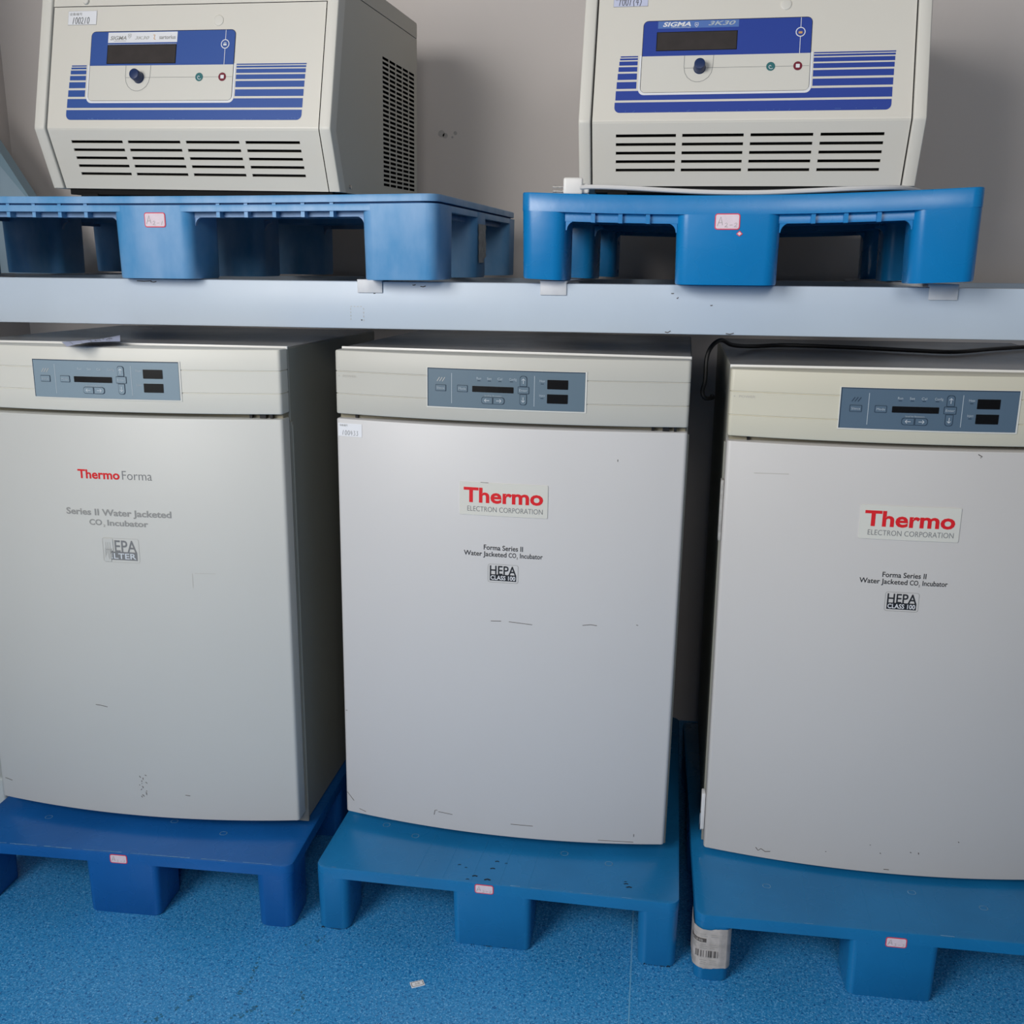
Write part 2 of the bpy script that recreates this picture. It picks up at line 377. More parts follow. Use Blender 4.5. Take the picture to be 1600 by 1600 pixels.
# ------------------------------------------------------------------ pallets
def outline(x0, x1, y0, y1, r, n=5):
    P = []
    for cx, cy, a in ((x1-r, y0+r, -90), (x1-r, y1-r, 0), (x0+r, y1-r, 90), (x0+r, y0+r, 180)):
        for i in range(n+1): t = math.radians(a+90*i/n); P.append((cx+r*math.cos(t), cy+r*math.sin(t)))
    return P
def slab(mb, x0, x1, y0, y1, z0, z1, r, m, bev=.004, nsub=0):
    R = []
    for z, i in ((z0, 0), (z1-bev, 0), (z1-bev*.3, bev*.3), (z1, bev)):
        R.append([(x, y, z) for x, y in outline(x0+i, x1-i, y0+i, y1-i, max(r-i, .001))])
    mb.rings(R, m)
def leg(mb, x0, x1, y0, y1, z1, r, m, draft=.0018, foot=.003):
    R = []
    for z, i in ((0, foot+draft), (foot, draft), (z1, 0)):
        R.append([(x, y, z) for x, y in outline(x0+i, x1-i, y0+i*.6, y1-i, r)])
    mb.rings(R, m)
def floor_pallet(m, loc, rz, label, taglbl, width=.7043, wrap=False, chips=False, wear=0):
    root = thing('plastic_pallet', label, 'pallet', loc, (0, 0, rz), 'blue plastic pallets on the floor')
    W, D, H, HS = width, .80, .1386, .1158
    b = MB(); slab(b, 0, W, 0, D, HS, H, .020, m, .0025)
    top = lambda x, y, h: (x, y, H+h); fr = lambda x, z, h: (x, -h, z)
    for i in range(5 if m != 'pal_a' else 0):       # faint moulding lines on the deck
        x = .20+.055*i; b.stroke(top, [(x, .006), (x+.008, .15)], .0009, 'mould', .0003)
    rr = random.Random(len(label))
    if wear:
        x = .02
        while x < W-.05:
            ln = rr.uniform(.004, .03)
            if rr.random() < wear: b.stroke(top, [(x, .0022+rr.random()*.001), (x+ln, .0022+rr.random()*.0015)], rr.uniform(.0006, .002), 'wear', .0003)
            x += ln
    if chips:
        for x, y, s_ in ((.275, .052, .006), (.29, .045, .005), (.34, .05, .009), (.345, .075, .008), (.365, .072, .005), (.31, .02, .01), (.335, .012, .012), (.30, .008, .006), (.60, .045, .008), (.605, .035, .010), (.60, .052, .005)):
            b.stroke(top, [(x, y), (x+s_*.5, y+s_*.3), (x+s_, y+.001)], s_*.35, 'chip', .0004)
        for x, y in ((.09, .16), (.16, .13), (.47, .12), (.56, .10)): b.rring(top, x, x+.014, y, y+.014, .006, .0012, 'wear_soft', .0003)
    else:
        for x, y in ((.13, .10), (.40, .12), (.52, .09)): b.rring(top, x, x+.014, y, y+.012, .005, .0012, 'wear_soft', .0003)
    b.build('deck', root)
    for (x0, x1, r) in ((0, .0666, .018), (.2746, .4277, .013), (.6292, W, .018)):
        for (y0, y1) in ((0, .10), (.33, .47), (.70, D)):
            b = MB(); leg(b, x0, x1, y0, y1, HS+.006, r, m)
            if chips and y0 == 0:
                for k in range(7):
                    xx = x0+.008+rr.random()*(x1-x0-.022); b.stroke(lambda x, z, h: (x, .0018-h, z), [(xx, .0015), (xx+.003, .004), (xx+.006, .0018)], .0022, 'chip', .0004)
            b.build('leg', root)
    t = MB(); x0, x1, z0, z1 = taglbl[1]
    tag_sticker(t, fr, x0, x1, z0, z1, taglbl[0], .0006); t.build('label_sticker', root, smooth=0)
    if wrap:
        t = MB(); P = []
        # paper wrapped around the front left leg
        path = [(.0668, .030), (.0664, .013), (.060, .0035), (.046, -.0010), (.020, -.0010), (.0115, .0000), (.0045, .0042), (.0000, .0120), (-.0008, .030), (-.0008, .065)]
        acc = [0]
        for i in range(1, len(path)): acc.append(acc[-1]+math.hypot(path[i][0]-path[i-1][0], path[i][1]-path[i-1][1]))
        def FP(a, z, h):
            a = max(0, min(acc[-1]-1e-6, acc[-1]-a))
            k = max(i for i in range(len(acc)-1) if acc[i] <= a); tt = (a-acc[k])/(acc[k+1]-acc[k])
            p, q = path[k], path[k+1]; dx, dy = q[0]-p[0], q[1]-p[1]; l = math.hypot(dx, dy)
            return (p[0]+dx*tt-dy/l*h, p[1]+dy*tt+dx/l*h, z)
        L_ = acc[-1]; n = 40
        rq = random.Random(3)
        lo = [.028+.0012*math.sin(i*.5)+rq.random()*.0012 for i in range(n+1)]; hi = [.110+.0015*math.sin(i*.5)+rq.random()*.001 for i in range(n+1)]
        idx = lambda x: min(n, int(round(x/L_*n)))
        t.strip(FP, [L_*i/n for i in range(n+1)], lambda x: lo[idx(x)], lambda x: hi[idx(x)], 'paper_old', .0008)
        x_front = L_-acc[6]     # where the front face begins on the left
        t.rect(FP, x_front-.022, x_front+.018, .083, .091, 'scuff', .0014, 12)
        t.text(FP, '包装箱', x_front-.010, x_front+.012, .0845, .0895, 'paper_old', .0019)
        for k in range(24):
            xx = x_front+.0+k*.0017
            if rq.random() < .75: t.rect(FP, xx, xx+rq.choice((.0006, .0009, .0012)), .052, .066, 'scuff', .0014)
        for z in (.045, .041, .037, .070, .074, .078, .095, .099):
            for k in range(4): xx = x_front-.03+k*.018+rq.random()*.004; t.rect(FP, xx, xx+.008+rq.random()*.006, z, z+.0012, 'ink_mid', .0014, 4)
        t.build('paper_wrap', root, smooth=0)
    return root
def tag_sticker(t, F3, x0, x1, z0, z1, s_, h):
    t.rrect(F3, x0, x1, z0, z1, .0045, 'tag_red', h, 3)
    t.rrect(F3, x0+.0017, x1-.0017, z0+.0017, z1-.0017, .003, 'tag_pink', h+.0004, 3)
    wd = (x1-x0); ht = (z1-z0)
    handwrite(t, F3, 'A', x0+wd*.10, z0+ht*.22, wd*.22, ht*.58, .0007, 'ink_mid', h+.0008)
    handwrite(t, F3, s_[1:], x0+wd*.38, z0+ht*.16, wd*.15, ht*.26, .0006, 'ink_mid', h+.0008, 1.25)
floor_pallet('pal_a', (-1.3690, 1.6279, 0), .0228, 'royal blue plastic pallet under the leftmost incubator', ('A3-1', (.330, .3665, .116, .1355)), wear=.75)
floor_pallet('pal_b', (-.6203, 1.6549, 0), -.0162, 'scuffed teal-blue plastic pallet with black chips under the middle incubator', ('A3-2', (.319, .3555, .1175, .137)), chips=True, wear=.35)
floor_pallet('pal_c', (.1133, 1.6194, 0), .0088, 'blue plastic pallet with paper wrapped round its leg, under the right incubator', ('A3-3', (.334, .3705, .1085, .1285)), wrap=True, wear=.15)

K['pal_groove'] = mat('pal_groove', (.02, .08, .22), .6, .3)
def upper_pallet(root, m, W, D, H, legs, rows, tiers, rib_m, sag, skirt, nrib, rc):
    cx = W/2
    warp = lambda x, y, z: (x, y, z-sag*(1-((x-cx)/cx)**2))
    N_ = 24
    def wslab(b, x0, x1, y0, y1, z0, z1, mm):     # box subdivided along x so it can sag
        n = max(1, int(N_*(x1-x0)/W)); 
        for i in range(n):
            a, c = x0+(x1-x0)*i/n, x0+(x1-x0)*(i+1)/n
            V = [(a, y0, z0), (c, y0, z0), (c, y1, z0), (a, y1, z0), (a, y0, z1), (c, y0, z1), (c, y1, z1), (a, y1, z1)]
            F = [[0, 3, 2, 1], [4, 5, 6, 7], [0, 1, 5, 4], [2, 3, 7, 6]]
            if i == 0: F.append([0, 4, 7, 3])
            if i == n-1: F.append([1, 2, 6, 5])
            b.add(V, F, mm)
    def ringband(b, z0, z1, inset, thick, mm):
        o = outline(inset, W-inset, inset, D-inset, rc); i_ = outline(inset+thick, W-inset-thick, inset+thick, D-inset-thick, max(.003, rc-thick))
        def dense(P):
            Q = []
            for k, p in enumerate(P):
                q = P[(k+1) % len(P)]; d = math.hypot(q[0]-p[0], q[1]-p[1]); kk = 14 if d > .2 else 1
                for t in range(kk): Q.append((p[0]+(q[0]-p[0])*t/kk, p[1]+(q[1]-p[1])*t/kk))
            return Q
        o, i_ = dense(o), dense(i_); n = len(o)
        R = [[(x, y, z0) for x, y in o], [(x, y, z1-.002) for x, y in o], [(x+(a-x)*.1, y+(c-y)*.1, z1) for (x, y), (a, c) in zip(o, i_)], [(x, y, z1) for x, y in i_], [(x, y, z0) for x, y in i_]]
        R.append(R[0]); b.rings(R, mm, cap=False)
    b = MB()
    for z0, z1, inset in tiers: ringband(b, z0, z1, inset, .012, m if inset < .005 else 'pal_groove')
    ringband(b, skirt[0], skirt[1]+.001, skirt[2], .010, rib_m)
    wslab(b, .010, W-.010, .010, D-.010, H-.006, H-.0005, m)
    zr = skirt[0]
    for lx in range(len(legs)-1):
        a, c = legs[lx][1], legs[lx+1][0]
        for k in range(nrib):
            x = a+(c-a)*(k+1)/(nrib+1); wslab(b, x-.0035, x+.0035, .004, .024, zr-.001, H-.006, m)
    for y in (.12, .25, .50, .63): wslab(b, .03, W-.03, y*D/.75, y*D/.75+.006, zr+.006, H-.006, m)
    b.build('deck', root, warp=warp)
    for (x0, x1) in legs:
        for (y0, y1) in rows:
            b = MB(); r = min(.022, (y1-y0)*.35)
            R = []
            for z, i in ((0, .003), (.003, .0015), (H-.0165, 0)):
                P = outline(x0+i, x1-i, y0+i*.5, y1-i, r); R.append([(x, y, z) for x, y in P])
            b.rings(R, m)
            # web fillets beside the leg top
            fr = .016; zt = skirt[0]+.001
            for side, xx in ((-1, x0), (1, x1)):
                if xx in (legs[0][0], legs[-1][1]): continue
                yf = y0+skirt[2]+.001; P = [(xx-side*.002, zt+.004), (xx-side*.002, zt-fr)]
                for k in range(6): t = math.pi/2*k/5; P.append((xx+side*(fr-fr*math.cos(t)), zt-fr+fr*math.sin(t)))
                P.append((xx+side*fr, zt+.004)); n = len(P)
                b.rings([[(p[0], yf, p[1]) for p in P], [(p[0], yf+.008, p[1]) for p in P]], rib_m)
            b.build('leg', root, warp=warp)
    return warp
rp = thing('plastic_pallet', 'bright blue plastic pallet on the rack under the right centrifuge', 'pallet', (-.2494, 1.82, 1.2618-.0042*.38), (0, -.0042, -.0819), 'blue plastic pallets on the rack beam')
wr = upper_pallet(rp, 'pal_r', .7624, .82, .1479, ((0, .081), (.272, .447), (.655, .7624)), ((0, .10), (.35, .47), (.72, .82)), ((.1479-.031, .1479, 0),), 'pal_r', .0095, (.1479-.046, .1479-.028, .012), 3, .020)
FR = lambda x, z, h: (x, -h, z-.0095*(1-((x-.3812)/.3812)**2))
t = MB(); tag_sticker(t, FR, .338, .380, .092, .1185, 'A2-2', .0007)
t.add([FR(.380, .0905, .0006), FR(.3855, .085, .0006), FR(.380, .0795+.0015, .0006), FR(.3745, .085, .0006)][::-1], [[3, 2, 1, 0]], 'tag_red')
t.add([FR(.380, .0885, .0012), FR(.3835, .0855, .0012), FR(.380, .0825, .0012), FR(.3765, .0855, .0012)][::-1], [[3, 2, 1, 0]], 'tag_pink')
t.build('label_sticker', rp, smooth=0)
lp = thing('plastic_pallet', 'faded blue double-edged plastic pallet on the rack under the left centrifuge', 'pallet', (-1.4969, 1.8409, 1.2556), (.006, 0, -.0457), 'blue plastic pallets on the rack beam')
upper_pallet(lp, 'pal_l', 1.104, .75, .1485, ((0, .145), (.473, .632), (.962, 1.104)), ((0, .125), (.305, .417), (.655, .75)), ((.1485-.0125, .1485, 0), (.1485-.0275, .1485-.0160, .0006), (.1485-.018, .1485-.011, .007)), 'pal_rib', .003, (.1485-.037, .1485-.0275, .02), 5, .030)
FL = lambda x, z, h: (x, -h, z)
t = MB(); tag_sticker(t, FL, .541, .5835, .090, .1165, 'A2-1', .0009); t.build('label_sticker', lp, smooth=0)
FS = lambda y, z, h: (1.104+h, y, z)
t = MB(); rq = random.Random(9); n = 14; xs = [.312+.052*i/n for i in range(n+1)]
zs = [.108-.078*i/12 for i in range(13)]; jl = [rq.uniform(-.003, .003) for _ in zs]; jr = [rq.uniform(-.004, .004) for _ in zs]
V = []
for i, z in enumerate(zs): V += [FS(.325+jl[i], z, .0016), FS(.395+jr[i]-(.02 if i > 10 else 0), z, .0016)]
t.add(V, [[2*i, 2*i+2, 2*i+3, 2*i+1] for i in range(12)], 'tape_grey'); t.build('torn_tape', lp, smooth=0)

# ------------------------------------------------------------------ incubators
W = .66; BOW = .0329
ZD1, ZH0, ZH1, ZT = .8312, .8399, .9597, .9616
bow = lambda u: -BOW*(1-((u-W/2)/(W/2))**2)
FI = lambda u, z, h: (u, bow(u)-h, z)
def curved_slab(mb, z0, z1, vb, m, grooves=(), r=.007, bev=.003):
    P = []
    n = 28
    for i in range(n+1):
        u = r+(W-2*r)*i/n; P.append((u, bow(u), 0, -1))
    def arc(cx, a0, a1, cy):
        for k in range(1, 5):
            a = math.radians(a0+(a1-a0)*k/5); P.append((cx+r*math.cos(a), cy+r*math.sin(a), math.cos(a), math.sin(a)))
    arc(W-r, -90, 0, bow(r)+r); P.append((W, bow(r)+r, 1, 0)); P.append((W, vb, 1, 0)); P.append((0, vb, -1, 0)); P.append((0, bow(r)+r, -1, 0)); arc(r, 180, 270, bow(r)+r)
    lev = [(z0, bev), (z0+bev*.3, bev*.3), (z0+bev, 0)]
    for g in grooves: lev += [(g-.0011, 0), (g-.0005, .0016), (g+.0005, .0016), (g+.0011, 0)]
    lev += [(z1-bev, 0), (z1-bev*.3, bev*.3), (z1, bev)]
    mb.rings([[(u-nx*i, v-ny*i, z) for u, v, nx, ny in P] for z, i in lev], m)
def logo_hepa(b, x0, x1, z0, z1, sub, ink, h):
    wd, ht = x1-x0, z1-z0
    b.rring(FI, x0, x1, z0, z1, .004, .0007, 'ink_mid' if ink == 'ink' else 'faded', h)
    ix0, ix1 = x0+wd*.06, x1-wd*.06; iz0, izm, iz1 = z0+ht*.09, z0+ht*.44, z1-ht*.08
    b.rect(FI, ix0, ix1, iz0, izm, ink, h)
    b.text(FI, 'HEPA', ix0, ix1, izm-.0004, iz1, ink, h, .012)
    b.text(FI, sub, ix0+wd*.03, ix1-wd*.03, iz0+ht*.06, izm-ht*.06, 'print_white' if ink != 'ink' else 'paper', h+.0004, .014)
def control_panel(root, pm, edge, silence_ink, dots, lit):
    b = MB()
    # raised frame and blue-grey face
    b.rect(FI, .1846, .4782, .8628, .9363, 'frame_white', .0012, 12)
    for (x0, x1, z0, z1) in ((.1846, .1846, .8628, .9363), (.4782, .4782, .8628, .9363)):
        b.add([FI(x0, z0, 0), FI(x0, z1, 0), FI(x0, z1, .0012), FI(x0, z0, .0012)], [[0, 1, 2, 3]], 'rim')
    b.rect(FI, .1860, .4752, .8650, .9354, 'edge_and_shade', .0014, 12)  # dark line along left and top paints in the recess shadow
    b.rect(FI, .1878, .4750, .8652, .9338, pm, .0018, 12)
    h = .0022
    for x in (.2323, .3847): b.rect(FI, x-.0005, x+.0005, .8722, .9270, 'print_faint', h)
    for i, s_ in enumerate(('Run', 'Set', 'Cal', 'Config')):
        x = .279+i*.0193+(.002 if i == 3 else 0); b.text(FI, s_, x, x+.0085+(.005 if i == 3 else 0), .9175, .9215, 'print_faint', h)
        if dots: b.rect(FI, x+.0015, x+.007, .9145, .9157, 'edge_and_shade', h)
    b.text(FI, 'Scroll for Parameters', .294, .325, .8875, .8900, 'print_faint', h)
    for z, s_ in ((.9165, 'Heat'), (.8905, 'Inject')):
        b.text(FI, s_, .394, .404, z, z+.004, 'print_faint', h)
        if dots: b.rect(FI, .396, .4015, z-.004, z-.0028, 'edge_and_shade', h)
    for k in range(3):
        x = .2045+k*.005; b.stroke(FI, [(x, .9115), (x+.005, .9190)], .0013, silence_ink, h)
    cp = b.build('control_panel', root, smooth=0)
    def disp(x0, x1, z0, z1):
        b = MB(); b.rrect(FI, x0, x1, z0, z1, .0008, 'screen', .0026, 3); b.build('display', cp, smooth=0)
    disp(.2710, .3470, .8947, .9055); disp(.4078, .4450, .9042, .9208); disp(.4078, .4450, .8786, .8951)
    def button(x0, x1, z0, z1, corners, s_=None, arrow=None):
        b = MB(); r = min(.0045, (x1-x0)*.45, (z1-z0)*.45) if corners != (1, 1, 1, 1) else .0012
        b.rrect(FI, x0-.0009, x1+.0009, z0-.0009, z1+.0009, r, edge, .0024, 3, corners)
        b.rrect(FI, x0, x1, z0, z1, r, pm, .0032, 3, corners)
        cx, cz = (x0+x1)/2, (z0+z1)/2
        if s_: b.text(FI, s_, x0+.002, x1-.002, cz-.0021, cz+.0021, 'print_faint', .0038)
        if arrow:
            dx, dz = arrow; L_ = .0045
            b.stroke(FI, [(cx-dx*L_, cz-dz*L_), (cx+dx*L_, cz+dz*L_)], .0009, 'print_white', .0038)
            b.stroke(FI, [(cx+dx*L_-dx*.003-dz*.003, cz+dz*L_-dz*.003-dx*.003), (cx+dx*L_, cz+dz*L_), (cx+dx*L_-dx*.003+dz*.003, cz+dz*L_-dz*.003+dx*.003)], .0009, 'print_white', .0038)
        b.build('button', cp, smooth=0)
    button(.2025, .2210, .8947, .9048, (1, 1, 1, 1), 'Silence'); button(.2437, .2617, .8947, .9053, (1, 1, 1, 1), 'Mode')
    button(.3592, .3705, .9082, .9255, (0, 0, 1, 1), arrow=(0, 1)); button(.3557, .3745, .8951, .9062, (1, 1, 1, 1), 'Enter')
    button(.3592, .3705, .8748, .8928, (1, 1, 0, 0), arrow=(0, -1))
    button(.2890, .3082, .8745, .8855, (1, 0, 0, 1), arrow=(-1, 0)); button(.3108, .3300, .8745, .8855, (0, 1, 1, 0), arrow=(1, 0))
    return cp
def scratches(b, items, m='scuff', lw=.0012):
    for pts in items: b.stroke(FI, pts, lw, m, .0004)
def incubator(loc, rot, label, door_m, head_m, panel_m, edge, sil, dots, kind):
    root = thing('incubator', label, 'incubator', loc, rot, 'white floor-standing incubators on blue pallets')
    fz = lambda x, y: .1389-loc[2]-y*rot[0]+x*rot[1]
    ZB = max(fz(x, y) for x in (0, W) for y in (.04, .65))+.0008
    b = MB(); b.box(.0, W, .042, .6468, ZB, ZT-.0015, 'body_paint_shaded', .0015, 1)
    b.box(-.003, W+.003, .0405, .052, ZB, ZT-.14, 'body_paint_shaded', .001, 1)
    b.box(.002, W-.002, .044, .645, ZT-.0015, ZT, 'body_top', 0)
    b.box(.0, W, .0395, .0445, ZT-.004, ZT+.0018, 'rim', .001, 2)
    b.build('body', root)
    for x in (.06, W-.06):
        for y in (.10, .58):
            b = MB(); b.box(x-.02, x+.02, y-.02, y+.02, fz(x, y)+.0004, ZB+.001, 'matte_black'); b.build('foot', root)
    b = MB(); b.box(.004, W-.004, .014, .043, ZD1-.006, ZH0+.006, 'gasket', .001, 1)
    for x in (.035, .595, .615, .635): b.box(x, x+(.012 if x == .615 else .005), .002 if x > .5 else .008, .012, ZD1+.0005, ZH0-.0005, 'black')
    b.build('gasket', root)
    b = MB(); curved_slab(b, ZH0, ZH1, .036, head_m, (.8786, .9205))
    if kind in 'BC':
        b.text(FI, 'POWER', .016, .044, .9098, .9140, 'scuff_pale', .0004); b.disc(FI, .008, .9118, .0012, 'scuff_pale', .0004, 8)
    b.box(.004, W-.004, .034, .043, ZH0+.004, ZH1-.004, 'matte_black')
    b.build('header', root)
    control_panel(root, panel_m, edge, sil, dots, 0)
    b = MB(); curved_slab(b, 0, ZD1, .035, door_m)
    h = .0004
    if kind == 'A':
        b.text(FI, 'Thermo', .2592, .3450, .7115, .7285, 'red', h, .025)
        b.text(FI, 'Forma', .3500, .4090, .7112, .7283, 'ink_grey', h, -.008)
        b.text(FI, 'Series II Water Jacketed', .2276, .4420, .6395, .6520, 'ink_mid', h, .028)
        b.text(FI, 'CO', .2745, .3010, .6200, .6312, 'ink_mid', h, .028); b.text(FI, '2', .3030, .3075, .6168, .6215, 'ink_mid', h, .01)
        b.text(FI, 'Incubator', .3120, .3950, .6200, .6312, 'ink_mid', h, .028)
        logo_hepa(b, .2985, .3725, .5470, .5950, 'FILTER', 'ink_grey', h)
        b.rect(FI, .3000, .3200, .5700, .5935, door_m, .0011); b.rect(FI, .3000, .3145, .5480, .5700, door_m, .0011)          # rubbed away left end of the logo
        for k in range(7): b.stroke(FI, [(.303+k*.0021, .556+k % 3*.004), (.3035+k*.0021, .575+k % 2*.012)], .0009, 'faded', .0015)
        b.stroke(FI, [(.305, .572), (.317, .572)], .0014, 'ink_mid', .0015); b.text(FI, 'F', .310, .3175, .5535, .5640, 'faded', .0015, .02)
        rr = random.Random(2)
        for k in range(16): x = .339+rr.uniform(-.006, .008); z = .095-k*.0032; b.stroke(FI, [(x, z), (x+rr.uniform(-.003, .004), z-rr.uniform(.001, .004))], .0012, 'scuff', h)
        scratches(b, [[(.252, .243), (.262, .2425), (.278, .240)], [(.43, .055), (.44, .054)], [(.012, .045), (.03, .042)]])
        scratches(b, [[(.48, .53), (.52, .53)], [(.475, .50), (.475, .53)]], 'scuff_pale', .0006)
    else:
        d = 0 if kind == 'B' else -.0115
        b.text(FI, 'Forma Series II', .2948+d, .3693+d, .5990, .6085, 'ink', h, .012)
        b.text(FI, 'Water Jacketed', .2564+d, .3385+d, .5862, .5955, 'ink', h, .012)
        b.text(FI, 'CO', .3425+d, .3568+d, .5862, .5950, 'ink', h, .012); b.text(FI, '2', .3575+d, .3602+d, .5835, .5875, 'ink', h)
        b.text(FI, 'Incubator', .3640+d, .4067+d, .5862, .5955, 'ink', h, .012)
        logo_hepa(b, .3035+d, .3610+d, .5360, .5715, 'CLASS 100', 'ink', h)
        if kind == 'B':
            scratches(b, [[(.31, .458), (.33, .459)], [(.345, .459), (.39, .456)], [(.485, .460), (.500, .462), (.512, .4605)], [(.585, .464), (.589, .4635)], [(.538, .780), (.538, .776)],
                          [(.196, .030), (.198, .040), (.203, .041)], [(.205, .038), (.235, .036)], [(.355, .030), (.40, .030)], [(.003, .045), (.018, .028)], [(.03, .012), (.045, .008)], [(.004, .23), (.008, .23)], [(.60, .018), (.60, .024)], [(.53, .008), (.60, .006)]], lw=.0011)
        else:
            scratches(b, [[(.42, .826), (.427, .822), (.424, .820)], [(.10, .022), (.105, .016), (.11, .021), (.118, .016), (.128, .018)], [(.33, .045), (.332, .043)], [(.385, .052), (.387, .05)], [(.40, .052), (.401, .048)], [(.47, .08), (.472, .078)], [(.23, .035), (.232, .035)], [(.34, .010), (.35, .010)], [(.31, .060), (.312, .060)]], lw=.0014)
            scratches(b, [[(.05, .775), (.11, .777)]], 'scuff_pale', .0012)
    door = b.build('door', root)
    if kind != 'A':
        x0, x1, z0, z1 = (.2480, .4138, .6650, .7272) if kind == 'B' else (.2360, .4040, .6685, .7300)
        b = MB()
        Pn = 14
        Ls = []
        for z, i, hh in ((z0, 0, 0), (z0+.0008, .0008, .0016), (z1-.0008, .0008, .0016), (z1, 0, 0)):
            pass
        b.rrect(FI, x0, x1, z0, z1, .002, 'badge', .0014, 10)
        b.strip(FI, [x0+(x1-x0)*i/10 for i in range(11)], lambda x: z0, lambda x: z0+.0001, 'badge', .0007)
        for x in (x0, x1): b.add([FI(x, z0+.002, 0), FI(x, z1-.002, 0), FI(x, z1-.002, .0014), FI(x, z0+.002, .0014)], [[0, 1, 2, 3]], 'badge')
        for z in (z0, z1):
            for i in range(10):
                a, c = x0+.002+(x1-x0-.004)*i/10, x0+.002+(x1-x0-.004)*(i+1)/10
                b.add([FI(a, z, 0), FI(c, z, 0), FI(c, z, .0014), FI(a, z, .0014)], [[0, 1, 2, 3]], 'badge')
        b.text(FI, 'Thermo', x0+.0078, x1-.0085, z1-.0370, z1-.0095, 'red', .0018, .028)
        b.text(FI, 'ELECTRON CORPORATION', x0+.0150, x1-.0090, z0+.0075, z0+.0170, 'ink_grey', .0018, -.006)
        if kind == 'B': b.stroke(FI, [(x0+.04, z1+.0006), (x0+.055, z1+.0004)], .0008, 'scuff', .0018)
        b.build('brand_badge', door, smooth=0)
    if kind == 'B':
        b = MB(); b.rrect(FI, .0035, .0535, .7975, .8225, .001, 'paper', .0006, 3)
        b.text(FI, '设备编号', .007, .024, .8165, .8205, 'ink_mid', .001)
        handwrite(b, FI, '100433', .011, .8000, .0052, .0090, .0008, 'ink_grey', .001)
        b.build('asset_sticker', door, smooth=0)
    if kind == 'C':
        b = MB(); b.box(-.0085, -.0008, .008, .030, .035, .115, 'clip', .002); b.box(-.0105, -.004, .012, .022, .030, .070, 'chrome', .002); b.build('hinge', root)
        b = MB(); b.box(-.0060, -.0006, .010, .030, .640, .755, 'tape_grey', .001); b.build('hinge_cover', root)
    if kind == 'A':
        b = MB(); b.box(W+.0004, W+.0045, .0405, .0445, ZB, .815, 'body_paint_shaded', .001, 1); b.build('side_trim', root)
    return root
incubator((-1.3471, 1.7537, .1643+.0048+.0012*.33), (-.0069, .0012, .0081), 'leftmost incubator with faded grey series lettering printed straight on its door', 'door_grey', 'ivory_a', 'panel_a', 'edge_and_shade', 'faded', False, 'A')
incubator((-.6052, 1.8159, .1643+.0068*.33), (-.0025, .0068, -.0264), 'middle incubator with a white handwritten number sticker on the door corner', 'door_white', 'ivory_b', 'panel_b', 'edge_and_shade', 'faded', True, 'B')
incubator((.1344, 1.8252, .1643-.0149-.0033*.33), (.0131, -.0033, -.0167), 'right incubator with yellowed header, cut by the photo right edge', 'door_cream', 'ivory_c', 'panel_c', 'edge_and_shade', 'edge_and_shade', True, 'C')

